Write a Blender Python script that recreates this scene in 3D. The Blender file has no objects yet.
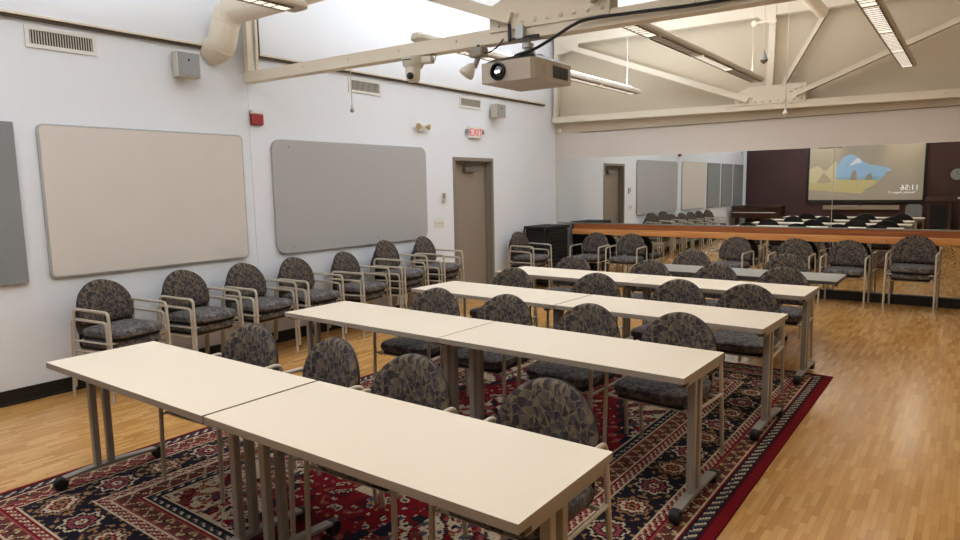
import bpy, bmesh, math, random
import numpy as np
from mathutils import Vector, Matrix
random.seed(4)
C = bpy.context.scene.collection
sc = bpy.context.scene
PI = math.pi
L = 10.577          # mirror wall plane (y)
BK = -1.62          # back wall plane
W = 7.26            # room width
HC = 4.42           # ceiling

# ------------------------------------------------------------------ camera
CX, CH, YAW, PITCH, ROLL, F = 6.183, 1.691, 36.939, -7.171, -0.989, 657.744
ya, pi_, ro = map(math.radians, (YAW, PITCH, ROLL))
fw = Vector((-math.sin(ya)*math.cos(pi_), math.cos(ya)*math.cos(pi_), math.sin(pi_)))
rt = Vector((math.cos(ya), math.sin(ya), 0)); up = rt.cross(fw)
r2 = rt*math.cos(ro)+up*math.sin(ro); u2 = up*math.cos(ro)-rt*math.sin(ro)
cam = bpy.data.cameras.new('camera'); co = bpy.data.objects.new('camera', cam); C.objects.link(co)
m = Matrix((r2, u2, -fw)).transposed().to_4x4(); m.translation = (CX, 0, CH)
co.matrix_world = m
cam.sensor_width = 36; cam.lens = F/960*36; cam.clip_start = .02
sc.camera = co
vs = sc.view_settings
vs.view_transform = 'Standard'; vs.look = 'None'; vs.gamma = 1; vs.use_curve_mapping = False
vs.exposure = 0.0

# ------------------------------------------------------------------ materials
def lin(c):
    return tuple(((v/255)/12.92 if v/255 <= .04045 else ((v/255+.055)/1.055)**2.4) for v in c)+(1,)
MATS = {}
def mat(name, rgb, rough=.6, metal=0, noise=0, nscale=30, bump=0, spec=.5, emit=None, es=1, sheen=0):
    if name in MATS: return MATS[name]
    M = bpy.data.materials.new(name); M.use_nodes = True
    nt = M.node_tree; b = nt.nodes['Principled BSDF']
    b.inputs['Base Color'].default_value = lin(rgb)
    b.inputs['Roughness'].default_value = rough
    b.inputs['Metallic'].default_value = metal
    b.inputs['Specular IOR Level'].default_value = spec
    if sheen: b.inputs['Sheen Weight'].default_value = sheen
    if emit:
        b.inputs['Emission Color'].default_value = lin(emit); b.inputs['Emission Strength'].default_value = es
    if noise or bump:
        tc = nt.nodes.new('ShaderNodeTexCoord'); n = nt.nodes.new('ShaderNodeTexNoise')
        n.inputs['Scale'].default_value = nscale; n.inputs['Detail'].default_value = 3
        nt.links.new(tc.outputs['Object'], n.inputs['Vector'])
        if noise:
            mx = nt.nodes.new('ShaderNodeMix'); mx.data_type = 'RGBA'
            c = lin(rgb); mx.inputs[6].default_value = tuple(v*(1-noise) for v in c[:3])+(1,)
            mx.inputs[7].default_value = tuple(min(1, v*(1+noise)) for v in c[:3])+(1,)
            nt.links.new(n.outputs['Fac'], mx.inputs[0]); nt.links.new(mx.outputs[2], b.inputs['Base Color'])
        if bump:
            bp = nt.nodes.new('ShaderNodeBump'); bp.inputs['Strength'].default_value = bump; bp.inputs['Distance'].default_value = .003
            nt.links.new(n.outputs['Fac'], bp.inputs['Height']); nt.links.new(bp.outputs[0], b.inputs['Normal'])
    MATS[name] = M; return M

class NG:                      # tiny node-graph helper
    def __init__(s, M): s.nt = M.node_tree
    def n(s, t, **k):
        o = s.nt.nodes.new(t)
        for a, v in k.items(): setattr(o, a, v)
        return o
    def l(s, a, b): s.nt.links.new(a, b)
    def m(s, op, a, b=None, c=None):
        o = s.n('ShaderNodeMath', operation=op)
        for i, v in enumerate((a, b, c)):
            if v is None: continue
            if isinstance(v, (int, float)): o.inputs[i].default_value = v
            else: s.l(v, o.inputs[i])
        return o.outputs[0]
    def ramp(s, fac, stops, const=True):
        r = s.n('ShaderNodeValToRGB'); cr = r.color_ramp
        cr.interpolation = 'CONSTANT' if const else 'LINEAR'
        while len(cr.elements) < len(stops): cr.elements.new(.5)
        for e, (p, c) in zip(cr.elements, stops): e.position = p; e.color = lin(c)
        s.l(fac, r.inputs[0]); return r.outputs[0]
def blank(name, rough=.6):
    M = bpy.data.materials.new(name); M.use_nodes = True; MATS[name] = M
    b = M.node_tree.nodes['Principled BSDF']; b.inputs['Roughness'].default_value = rough
    return M, b, NG(M)

def fabric(name, cols, s=15.5):
    M, b, g = blank(name, .95)
    b.inputs['Specular IOR Level'].default_value = .15
    tc = g.n('ShaderNodeTexCoord'); nz = g.n('ShaderNodeTexNoise'); nz.inputs['Scale'].default_value = 14
    g.l(tc.outputs['Object'], nz.inputs['Vector'])
    sp = g.n('ShaderNodeSeparateXYZ'); g.l(tc.outputs['Object'], sp.inputs[0])
    nn = g.m('MULTIPLY', g.m('SUBTRACT', nz.outputs['Fac'], .5), .05)
    u = g.m('ADD', sp.outputs[0], nn); v = g.m('SUBTRACT', g.m('SUBTRACT', sp.outputs[2], sp.outputs[1]), nn)
    # a lattice of bent diamonds, each cut in four shards
    a = g.m('MULTIPLY', g.m('ADD', u, g.m('MULTIPLY', v, .8)), s)
    c = g.m('MULTIPLY', g.m('SUBTRACT', u, g.m('MULTIPLY', v, .8)), s)
    a = g.m('ADD', a, g.m('MULTIPLY', g.m('SINE', g.m('MULTIPLY', c, 3.1)), .16))
    c = g.m('ADD', c, g.m('MULTIPLY', g.m('SINE', g.m('MULTIPLY', a, 4.3)), .16))
    ia, ic = g.m('FLOOR', a), g.m('FLOOR', c); fa, fc = g.m('SUBTRACT', a, ia), g.m('SUBTRACT', c, ic)
    t1 = g.m('GREATER_THAN', fa, fc); t2 = g.m('GREATER_THAN', g.m('ADD', fa, fc), 1.0)
    cb = g.n('ShaderNodeCombineXYZ'); g.l(ia, cb.inputs[0]); g.l(ic, cb.inputs[1])
    g.l(g.m('ADD', g.m('MULTIPLY', t1, 2.0), t2), cb.inputs[2])
    wn = g.n('ShaderNodeTexWhiteNoise', noise_dimensions='3D'); g.l(cb.outputs[0], wn.inputs['Vector'])
    n = len(cols); col = g.ramp(wn.outputs['Value'], [(i/n, c_) for i, c_ in enumerate(cols)])
    mxs = g.n('ShaderNodeMix', data_type='RGBA'); st = g.m('MULTIPLY', g.m('LESS_THAN', g.m('ABSOLUTE', g.m('SUBTRACT', fa, fc)), .07), .75)
    g.l(st, mxs.inputs[0]); g.l(col, mxs.inputs[6]); mxs.inputs[7].default_value = lin(cols[3]); g.l(mxs.outputs[2], b.inputs['Base Color'])
    n2 = g.n('ShaderNodeTexNoise'); n2.inputs['Scale'].default_value = 400; g.l(tc.outputs['Object'], n2.inputs['Vector'])
    bp = g.n('ShaderNodeBump'); bp.inputs['Strength'].default_value = .25; bp.inputs['Distance'].default_value = .002
    g.l(n2.outputs['Fac'], bp.inputs['Height']); g.l(bp.outputs[0], b.inputs['Normal'])
    return M
FAB = fabric('chair_fabric', [(68, 62, 64), (100, 90, 78), (60, 55, 60), (114, 103, 86), (80, 72, 78), (54, 50, 53), (90, 81, 76), (70, 65, 71)], 21)
SEATF = fabric('seat_fabric', [(90, 88, 92), (112, 108, 106), (80, 78, 83), (122, 116, 112), (98, 94, 98), (74, 73, 78)], 21)

def parquet():
    M, b, g = blank('parquet', .34)
    tc = g.n('ShaderNodeTexCoord'); sp = g.n('ShaderNodeSeparateXYZ'); g.l(tc.outputs['Object'], sp.inputs[0])
    wd, ln = .031, .21
    X = g.m('DIVIDE', sp.outputs[0], wd); ix = g.m('FLOOR', X); fx = g.m('SUBTRACT', X, ix)
    h = g.n('ShaderNodeTexWhiteNoise', noise_dimensions='1D'); g.l(ix, h.inputs['W'])
    Y = g.m('ADD', g.m('DIVIDE', sp.outputs[1], ln), h.outputs['Value']); iy = g.m('FLOOR', Y); fy = g.m('SUBTRACT', Y, iy)
    cb = g.n('ShaderNodeCombineXYZ'); g.l(ix, cb.inputs[0]); g.l(iy, cb.inputs[1])
    wn = g.n('ShaderNodeTexWhiteNoise', noise_dimensions='2D'); g.l(cb.outputs[0], wn.inputs['Vector'])
    mp = g.n('ShaderNodeMapping'); mp.inputs['Scale'].default_value = (60, 4, 1); g.l(tc.outputs['Object'], mp.inputs[0])
    gr = g.n('ShaderNodeTexNoise'); gr.inputs['Scale'].default_value = 1; gr.inputs['Detail'].default_value = 4
    g.l(mp.outputs[0], gr.inputs['Vector'])
    t = g.m('ADD', g.m('MULTIPLY', wn.outputs['Value'], .72), g.m('MULTIPLY', gr.outputs['Fac'], .3))
    col = g.ramp(t, [(0, (172, 120, 62)), (.35, (192, 142, 80)), (.65, (203, 154, 90)), (1, (216, 171, 108))], False)
    seam = g.m('MAXIMUM', g.m('LESS_THAN', fx, .045), g.m('LESS_THAN', fy, .010))
    mx = g.n('ShaderNodeMix', data_type='RGBA'); g.l(g.m('MULTIPLY', seam, .5), mx.inputs[0]); g.l(col, mx.inputs[6])
    mx.inputs[7].default_value = lin((110, 70, 35)); g.l(mx.outputs[2], b.inputs['Base Color'])
    g.l(g.m('ADD', g.m('MULTIPLY', wn.outputs['Value'], .03), .19), b.inputs['Roughness'])
    bp = g.n('ShaderNodeBump'); bp.inputs['Strength'].default_value = .05; bp.inputs['Distance'].default_value = .0006
    g.l(g.m('ADD', g.m('MULTIPLY', wn.outputs['Value'], .4), g.m('MULTIPLY', gr.outputs['Fac'], .5)), bp.inputs['Height']); g.l(bp.outputs[0], b.inputs['Normal'])
    return M
def woodm(name, c1, c2, rough=.4, sc_=(1.5, 30, 30)):
    M, b, g = blank(name, rough)
    tc = g.n('ShaderNodeTexCoord'); mp = g.n('ShaderNodeMapping'); mp.inputs['Scale'].default_value = sc_
    g.l(tc.outputs['Object'], mp.inputs[0]); n = g.n('ShaderNodeTexNoise'); n.inputs['Scale'].default_value = 1; n.inputs['Detail'].default_value = 5
    g.l(mp.outputs[0], n.inputs['Vector']); g.l(g.ramp(n.outputs['Fac'], [(.3, c1), (.7, c2)], False), b.inputs['Base Color'])
    return M

WALLW = mat('wall_paint', (230, 233, 240), .85, noise=.012, nscale=2.5, bump=.05)
GABLE = mat('gable_paint', (208, 195, 173), .85, noise=.015, nscale=2.5)
LINT = mat('lintel_paint', (212, 203, 196), .85, noise=.015, nscale=2.5)
CEILM = mat('ceiling_paint', (242, 241, 238), .9, noise=.01, nscale=3)
MAROON = mat('maroon_paint', (76, 52, 50), .8, noise=.03, nscale=3)
TRUSS = mat('truss_paint', (226, 215, 197), .6, noise=.02, nscale=12)
BLACK = mat('black_base', (16, 14, 14), .5, noise=.1)
DKTRIM_SHADOW = mat('dark_trim_shadow_line', (78, 66, 56), .6, noise=.05)
LAM = mat('laminate', (226, 214, 196), .42, noise=.012, nscale=60)
EDGE = mat('table_edge', (160, 148, 136), .5, noise=.03)
LAMG = mat('grey_laminate', (134, 131, 126), .38, noise=.18, nscale=9)
METG = mat('table_metal', (158, 153, 146), .4, .35, noise=.03)
RUB = mat('caster_rubber', (22, 22, 24), .55, noise=.1)
CHM = mat('chair_metal', (194, 184, 168), .38, .1, noise=.02)
CHB = mat('chair_black', (26, 25, 26), .6, noise=.1)
UPH = mat('upright_steel', (30, 29, 30), .5, .3, noise=.05)
BEIGE = mat('beige_board', (216, 208, 201), .85, noise=.03, nscale=3, bump=.05)
GREYB = mat('grey_board', (176, 174, 174), .95, noise=.16, nscale=160, bump=.4)
DGREYB = mat('dark_grey_board', (138, 140, 142), .95, noise=.2, nscale=160, bump=.4)
DOORM = mat('door_paint', (146, 134, 122), .5, noise=.02, nscale=4)
FRAMEM = mat('door_frame_paint', (136, 126, 116), .5, noise=.02)
STEEL = mat('steel', (150, 150, 150), .35, .8, noise=.04)
WHITE = mat('white_plastic', (226, 224, 220), .5, noise=.01)
DARK = mat('dark_gap', (45, 46, 50), .7, noise=.1)
PLB = mat('cream_plastic', (206, 200, 186), .5, noise=.02)
PLG = mat('grey_plastic', (150, 152, 154), .6, noise=.1, nscale=300)
RED = mat('alarm_red', (150, 28, 32), .4, noise=.05)
GLASSW = mat('frosted_lens', (235, 235, 230), .2, noise=.01)
FIX = mat('fixture_paint', (196, 186, 170), .45, .1, noise=.02)
FIXW = mat('fixture_white', (232, 230, 224), .45, noise=.01)
LENS = mat('fixture_lens', (240, 236, 226), .5, emit=(255, 244, 226), es=1.0)
LENSD = mat('fixture_lens_dim', (180, 172, 160), .5, emit=(255, 240, 215), es=.12)
LOUV = mat('louver', (120, 112, 102), .4, .5)
TUBE = mat('lamp_tube', (250, 250, 250), .5, emit=(255, 252, 245), es=6)
PROJ = mat('projector_shell', (172, 160, 146), .45, .1, noise=.02)
BLK = mat('black_plastic', (18, 18, 20), .4, noise=.1)
CABLE = mat('black_cable', (12, 12, 13), .5, noise=.1)
ALU = mat('aluminium', (170, 170, 168), .35, .9, noise=.03)
RAIL = woodm('rail_wood', (196, 128, 68), (220, 160, 98), .38)
PIANO = woodm('piano_wood', (46, 24, 16), (70, 38, 24), .3, (2, 2, 20))
LECT = woodm('lectern_wood', (52, 34, 26), (74, 48, 36), .45, (20, 20, 2))
ROPE = mat('cord', (196, 190, 178), .8, noise=.1)
PAPER = mat('paper', (225, 225, 225), .7, noise=.01)
CLOTH = mat('black_cover', (24, 23, 24), .8, noise=.3, nscale=40, bump=.6)
MIR = bpy.data.materials.new('mirror_glass'); MIR.use_nodes = True
_b = MIR.node_tree.nodes['Principled BSDF']; _b.inputs['Base Color'].default_value = (.80, .81, .78, 1)
_b.inputs['Metallic'].default_value = 1; _b.inputs['Roughness'].default_value = 0

# ------------------------------------------------------------------ mesh helpers
def tag(o, label=None, cat=None, group=None, kind=None):
    if label: o['label'] = label
    if cat: o['category'] = cat
    if group: o['group'] = group
    if kind: o['kind'] = kind
    return o
def root(name, loc, rz, label, cat, group=None):
    o = bpy.data.objects.new(name, None); C.objects.link(o); o.empty_display_size = .1
    o.location = loc; o.rotation_euler = (0, 0, rz); return tag(o, label, cat, group)
def obj(name, bm, mats, parent=None, smooth=False, label=None):
    me = bpy.data.meshes.new(name)
    bmesh.ops.recalc_face_normals(bm, faces=bm.faces[:])
    bm.to_mesh(me); bm.free()
    for M in (mats if isinstance(mats, (list, tuple)) else [mats]): me.materials.append(M)
    if smooth:
        for p in me.polygons: p.use_smooth = True
        try: me.set_sharp_from_angle(angle=math.radians(40))
        except Exception: pass
    o = bpy.data.objects.new(name, me); C.objects.link(o)
    if parent: o.parent = parent
    if label: o['label'] = label
    return o
def NB(): return bmesh.new()
def box(bm, x0, y0, z0, x1, y1, z1, bev=0, mi=0):
    r = bmesh.ops.create_cube(bm, size=1); vs_ = r['verts']
    for v in vs_:
        v.co = Vector(((x0+x1)/2+v.co.x*(x1-x0), (y0+y1)/2+v.co.y*(y1-y0), (z0+z1)/2+v.co.z*(z1-z0)))
    fs = {f for v in vs_ for f in v.link_faces}
    for f in fs: f.material_index = mi
    if bev:
        es = list({e for v in vs_ for e in v.link_edges})
        bmesh.ops.bevel(bm, geom=es, offset=bev, segments=2, affect='EDGES', profile=.5)
    return bm
def rnd(pts, r, n=5):
    """polyline with rounded inner corners"""
    P = [Vector(p) for p in pts]; out = [P[0]]
    for i in range(1, len(P)-1):
        a, b, c = P[i-1], P[i], P[i+1]
        d1 = (a-b).normalized(); d2 = (c-b).normalized()
        rr = min(r, (a-b).length*.49, (c-b).length*.49)
        for k in range(n+1):
            t = k/n; out.append((b+d1*rr)*(1-t)**2+b*2*t*(1-t)+(b+d2*rr)*t**2)
    out.append(P[-1]); return out
def tube(bm, pts, r, seg=10, flat=1, mi=0):
    P = [Vector(p) for p in pts]; rings = []
    ref = None
    for i, p in enumerate(P):
        t = (P[min(i+1, len(P)-1)]-P[max(i-1, 0)]).normalized()
        if ref is None:
            ref = Vector((0, 0, 1)) if abs(t.z) < .9 else Vector((0, 1, 0))
        n1 = t.cross(ref)
        if n1.length < 1e-4: n1 = t.cross(Vector((1, 0, 0)))
        n1.normalize(); n2 = n1.cross(t).normalized(); ref = n2
        rr = r[i] if isinstance(r, (list, tuple)) else r
        rings.append([bm.verts.new(p+n1*math.cos(2*PI*k/seg)*rr+n2*math.sin(2*PI*k/seg)*rr*flat) for k in range(seg)])
    for a, b in zip(rings, rings[1:]):
        for k in range(seg):
            f = bm.faces.new((a[k], a[(k+1) % seg], b[(k+1) % seg], b[k])); f.material_index = mi
    for rg in (rings[0], rings[-1]):
        f = bm.faces.new(rg); f.material_index = mi
    return bm
def lathe(bm, prof, c, axis=(0, 0, 1), seg=20, mi=0):
    ax = Vector(axis).normalized(); q = Vector((0, 0, 1)).rotation_difference(ax); rings = []
    for r, h in prof:
        rings.append([bm.verts.new(Vector(c)+q @ Vector((max(r, 1e-4)*math.cos(2*PI*k/seg), max(r, 1e-4)*math.sin(2*PI*k/seg), h))) for k in range(seg)])
    for a, b in zip(rings, rings[1:]):
        for k in range(seg):
            f = bm.faces.new((a[k], a[(k+1) % seg], b[(k+1) % seg], b[k])); f.material_index = mi
    for rg in (rings[0], rings[-1]):
        f = bm.faces.new(rg); f.material_index = mi
    return bm
def prism(bm, pts, d, off=(0, 0, 0), plane='xz', mi=0):
    """outline pts in a plane, extruded by d along the third axis"""
    def mk(a, b, t):
        if plane == 'xz': v = (a, t, b)
        elif plane == 'yz': v = (t, a, b)
        else: v = (a, b, t)
        return Vector(v)+Vector(off)
    A = [bm.verts.new(mk(a, b, 0)) for a, b in pts]; B = [bm.verts.new(mk(a, b, d)) for a, b in pts]
    n = len(pts); fs = [bm.faces.new(A), bm.faces.new(B[::-1])]
    for k in range(n): fs.append(bm.faces.new((A[k], A[(k+1) % n], B[(k+1) % n], B[k])))
    for f in fs: f.material_index = mi
    return bm
def rrect(x0, z0, x1, z1, r, n=5):
    out = []
    for cx, cz, a0 in ((x1-r, z1-r, 0), (x0+r, z1-r, 90), (x0+r, z0+r, 180), (x1-r, z0+r, 270)):
        for k in range(n+1):
            a = math.radians(a0+90*k/n); out.append((cx+r*math.cos(a), cz+r*math.sin(a)))
    return out
def bevel_all(bm, off, seg=2, ang=30):
    es = [e for e in bm.edges if len(e.link_faces) == 2 and e.calc_face_angle(0) > math.radians(ang)]
    bmesh.ops.bevel(bm, geom=es, offset=off, segments=seg, affect='EDGES', profile=.5)
    return bm
def text_mesh(name, s, size, M, loc, rot, parent, ext=.0008, align='CENTER'):
    cu = bpy.data.curves.new(name, 'FONT'); cu.body = s; cu.size = size; cu.align_x = align; cu.extrude = ext
    t = bpy.data.objects.new(name+'_tmp', cu); C.objects.link(t)
    bpy.context.view_layer.update()
    me = bpy.data.meshes.new_from_object(t.evaluated_get(bpy.context.evaluated_depsgraph_get()))
    bpy.data.objects.remove(t)
    me.materials.clear(); me.materials.append(M)
    o = bpy.data.objects.new(name, me); C.objects.link(o); o.parent = parent
    o.location = loc; o.rotation_euler = rot; return o
def struct(name, bm, M): return tag(obj(name, bm, M), kind='structure')

# ------------------------------------------------------------------ room shell
struct('floor', box(NB(), -.2, BK-.15, -.1, W+.15, L+.15, 0), parquet())
DY0, DY1, DZ = 7.60, 8.61, 2.14
bm = NB()
box(bm, -.2, BK-.15, 0, 0, DY0, HC); box(bm, -.2, DY1, 0, 0, L, HC); box(bm, -.2, DY0, DZ, 0, DY1, HC)
struct('wall_left', bm, WALLW)
bm = NB(); box(bm, -.2, L, 0, W+.15, L+.15, 2.63, mi=0); box(bm, -.2, L, 2.63, W+.15, L+.15, HC, mi=1)
tag(obj('wall_front', bm, [LINT, GABLE]), kind='structure')
struct('wall_right', box(NB(), W, BK, 0, W+.15, L, HC), GABLE)
bm = NB(); box(bm, 0, BK-.15, 0, .1, BK, HC, mi=1); box(bm, .1, BK-.15, 0, W, BK, HC, mi=0)
tag(obj('wall_back', bm, [MAROON, WALLW]), kind='structure')
struct('ceiling', box(NB(), -.2, BK-.15, HC, W+.15, L+.15, HC+.1), CEILM)
bm = NB()
for a, b in ((BK, DY0-.06), (DY1+.06, L)):
    box(bm, 0, a, 0, .014, b, .122, .003); box(bm, .014, a, 0, .03, b, .022, .006)
struct('baseboard_left', bm, BLACK)
struct('baseboard_front', box(NB(), .03, L-.05, 0, W, L, .128, .003), BLACK)
struct('baseboard_back', box(NB(), .1, BK, 0, W, BK+.014, .12, .003), BLACK)
struct('baseboard_right', box(NB(), W-.014, BK+.014, 0, W, L-.05, .12, .003), BLACK)
# upper wall boards with a ledge below
def upper(n, y0, y1):
    bm = NB(); box(bm, 0, y0, 3.125, .03, y1, HC-.02, mi=0)
    box(bm, 0, y0-.01, 3.085, .034, y1+.01, 3.108, mi=1); box(bm, 0, y0-.01, 3.108, .05, y1+.01, 3.125, mi=2)  # dark strip below the ledge is its shadow line, put in as colour
    tag(obj('trim_%d' % n, bm, [WALLW, DKTRIM_SHADOW, TRUSS]), kind='structure')
upper(1, BK, 3.77); upper(2, 4.37, 10.15)
struct('trim_3', box(NB(), .03, 4.335, 3.1, .045, 4.37, HC-.02, .003), DKTRIM_SHADOW)
struct('trim_4', box(NB(), .5, L-.02, 2.618, W, L, 2.628), mat('seam_brown', (138, 122, 104), .7, noise=.03))
struct('trim_5', box(NB(), 0, 4.215, .13, .006, 4.235, 2.86), WALLW)       # narrow cover strip between boards
# door
bm = NB(); fw_ = .05
box(bm, -.16, DY0, 0, .012, DY0+fw_, DZ); box(bm, -.16, DY1-fw_, 0, .012, DY1, DZ); box(bm, -.16, DY0+fw_, DZ-fw_, .012, DY1-fw_, DZ)
box(bm, -.12, DY1-fw_-.016, 0, -.06, DY1-fw_, DZ-fw_); box(bm, -.12, DY0+fw_, DZ-fw_-.016, -.06, DY1-fw_, DZ-fw_)
door = struct('door_1', bm, FRAMEM)
obj('door_leaf', box(NB(), -.165, DY0+fw_+.003, .01, -.12, DY1-fw_-.003, DZ-fw_-.003, .002), DOORM, door)
bm = NB(); lathe(bm, [(.028, 0), (.028, .008), (.011, .012), (.011, .045)], (-.12, 7.72, .99), (1, 0, 0))
tube(bm, rnd([(-.075, 7.72, .99), (-.07, 7.72, .99), (-.07, 7.83, .99)], .01), .009)
obj('door_handle', bm, STEEL, door, True)
bm = NB(); box(bm, -.12, 7.98, 1.93, -.055, 8.27, 2.0, .006); tube(bm, [(-.085, 8.2, 2.005), (-.03, 7.95, 2.04), (-.06, 8.3, 2.07)], .01, 6)
obj('door_closer', bm, STEEL, door)

# ------------------------------------------------------------------ wall boards
def board(name, y0, z0, y1, z1, r, M, label, cat, group=None, edge=None):
    bm = prism(NB(), rrect(y0, z0, y1, z1, r), .035, plane='yz')
    bevel_all(bm, .004, 2, 50)
    return tag(obj(name, bm, M, None, True), label, cat, group)
t = root('display_board', (0, 0, 0), 0, 'large beige wall board with rounded corners and thin grey rim', 'wall board')
obj('rim', bevel_all(prism(NB(), rrect(2.21, .99, 4.10, 2.27, .05), .028, plane='yz'), .004, 2, 50), mat('board_rim', (178, 178, 178), .5, .2), t, True)
obj('face', bevel_all(prism(NB(), rrect(2.225, 1.005, 4.085, 2.255, .04), .032, (0.003, 0, 0), plane='yz'), .003, 2, 50), BEIGE, t, True)
t = root('tack_board', (0, 0, 0), 0, 'large light grey fabric wall board beside the door', 'wall board')
obj('panel', bevel_all(prism(NB(), rrect(4.46, .99, 6.97, 2.25, .11), .035, plane='yz'), .006, 2, 50), GREYB, t, True)
for y, z in ((4.68, 2.17), (4.68, 1.06), (6.0, 1.07)):
    obj('screw', lathe(NB(), [(.008, 0), (.006, .003)], (.035, y, z), (1, 0, 0), 8), DARK, t)
for y0, y1, lb in ((.92, 2.045, 'dark grey fabric panel at the left edge of the photo'), (-.31, .72, 'middle of three dark grey fabric panels seen in the mirror'),
                   (-1.5, -.51, 'dark grey fabric panel nearest the maroon wall, seen in the mirror')):
    board('acoustic_panel', y0, .98, y1, 2.27, .01, DGREYB, lb, 'wall panel', 'dark grey fabric panels on the left wall')

# ------------------------------------------------------------------ things on the left wall
def vent(y0, z0, y1, z1, lb):
    t = root('air_vent', (0, (y0+y1)/2, z0), 0, lb, 'air vent', 'air vents high on the left wall')
    h = (y1-y0)/2; H = z1-z0
    bm = NB(); e = .03
    box(bm, 0, -h, 0, .012, h, e); box(bm, 0, -h, H-e, .012, h, H); box(bm, 0, -h, e, .012, -h+e, H-e); box(bm, 0, h-e, e, .012, h, H-e)
    obj('vent_frame', bm, WHITE, t)
    obj('duct_opening', box(NB(), 0, -h+e, e, .002, h-e, H-e), DARK, t)
    bm = NB(); n = int((2*h-2*e)/.02)
    for k in range(n):
        y = -h+e+(k+.5)*(2*h-2*e)/n; box(bm, .002, y-.0035, e, .005, y+.0035, H-e)
    obj('fins', bm, PLB, t)
vent(2.20, 2.875, 2.74, 3.045, 'white slotted air vent nearest the camera, left of the wall speaker')
vent(5.62, 2.87, 6.17, 3.045, 'white slotted air vent behind the hanging pull cord')
vent(7.78, 2.87, 8.32, 3.035, 'white slotted air vent above the exit sign')
def speaker(y0, z0, y1, z1, lb):
    t = root('wall_speaker', (0, (y0+y1)/2, z0), 0, lb, 'speaker', 'wall speakers on the left wall'); h = (y1-y0)/2; H = z1-z0
    obj('bracket', box(NB(), 0, -h*.3, H*.3, .05, h*.3, H*.7), STEEL, t)
    obj('cabinet', prism(NB(), [(.04, -h*.8), (.04, h*.8), (.17, h), (.17, -h)], H, plane='xy'), PLB, t)
    obj('grille', box(NB(), .17, -h+.008, .008, .178, h-.008, H-.008, .004), PLG, t)
    obj('badge', lathe(NB(), [(.012, 0), (.01, .003)], (.178, 0, H*.68), (1, 0, 0), 10), DARK, t)
speaker(3.37, 2.77, 3.60, 3.0, 'small square cream wall speaker beside the duct elbow')
speaker(8.50, 2.77, 8.74, 2.97, 'small square cream wall speaker beyond the exit sign')
t = root('exit_sign', (0, 8.12, 2.43), 0, 'white exit sign with red letters and two side lamps above the door', 'exit sign')
obj('housing', box(NB(), 0, -.15, 0, .05, .15, .18, .006), WHITE, t)
EXR = mat('exit_red', (200, 20, 50), .5, emit=(230, 25, 60), es=.5)
text_mesh('letters', 'EXIT', .155, EXR, (.052, 0, .035), (PI/2, 0, PI/2), t, .001)
for s in (-1, 1):
    obj('side_lamp', lathe(NB(), [(.015, -.02), (.03, 0), (.036, .02), (.03, .03)], (.02, s*.195, .1), (1, s*.35, 0)), PLG, t, True)
t = root('emergency_light', (0, 6.9, 2.46), 0, 'small twin head emergency floodlight above the grey board', 'emergency light')
obj('base', box(NB(), 0, -.06, 0, .035, .06, .09, .005), PLB, t)
for s in (-1, 1):
    obj('lamp_head', lathe(NB(), [(.015, -.03), (.032, 0), (.042, .03), (.036, .038)], (.06, s*.1, .07), (1, s*.7, -.2)), mat('brass_lamp', (190, 168, 122), .4, .2), t, True)
obj('arm', tube(NB(), [(.03, -.1, .06), (.03, .1, .06)], .01, 6), PLB, t)
t = root('fire_alarm', (0, 4.295, 2.39), 0, 'red fire alarm horn with white strobe under the truss', 'fire alarm')
obj('body', box(NB(), 0, -.07, 0, .045, .07, .11, .005), RED, t); obj('strobe', box(NB(), 0, -.065, .112, .05, .065, .145, .006), WHITE, t)
obj('mount_plate', box(NB(), 0, -.075, -.005, .006, .075, .15), RED, t)
t = root('thermostat', (0, 7.36, 1.49), 0, 'small beige thermostat above the light switches', 'thermostat')
obj('case', box(NB(), 0, -.03, 0, .03, .045, .13, .006), PLB, t); obj('dial', box(NB(), .03, -.025, .05, .034, .0, .12), DARK, t)
t = root('light_switch', (0, 7.26, 1.12), 0, 'three gang white switch plate left of the door', 'light switch')
obj('plate', box(NB(), 0, -.105, 0, .006, .105, .13, .003), WHITE, t)
for k in (-1, 0, 1): obj('toggle', box(NB(), .006, k*.055-.008, .045, .014, k*.055+.008, .085, .002), PLB, t)
t = root('wall_outlet', (0, 8.95, .33), 0, 'white wall outlet low beside the door', 'outlet')
obj('plate', box(NB(), 0, -.035, 0, .005, .035, .115, .002), WHITE, t)
for z in (.03, .075): obj('socket', box(NB(), .005, -.015, z-.012, .007, .015, z+.012), PLB, t)

# ------------------------------------------------------------------ mirrors and rail
for nm, x0, x1, z0, z1, lb in (('wall_mirror', .06, 4.545, 1.03, 2.169, 'tall mirror panel above the wooden rail, left of the seam'),
                               ('wall_mirror', 4.553, W-.01, 1.03, 2.169, 'tall mirror panel above the wooden rail, reflecting the screen right of the seam'),
                               ('wall_mirror', .06, 4.545, .128, 1.0, 'low mirror panel under the wooden rail, left of the seam'),
                               ('wall_mirror', 4.553, W-.01, .128, 1.0, 'low mirror panel under the wooden rail, at the right')):
    tag(obj(nm, box(NB(), x0, L-.008, z0, x1, L, z1), MIR), lb, 'mirror', 'mirror panels on the far wall')
struct('trim_6', box(NB(), .06, L-.035, 1.013, W-.01, L-.0, 1.03), ALU)
struct('trim_7', box(NB(), .06, L-.012, .128, W-.01, L-.008, .14), ALU)
t = root('wall_rail', (0, L, 0), 0, 'long orange wooden rail mounted across the mirrors', 'rail')
obj('rail_board', box(NB(), .40, -.12, .83, W-.02, -.075, .925, .008), RAIL, t)
obj('backing_board', box(NB(), .40, -.03, .88, W-.02, -.0085, 1.012, .003), woodm('backing_wood', (140, 78, 38), (170, 100, 54), .45), t)
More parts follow.
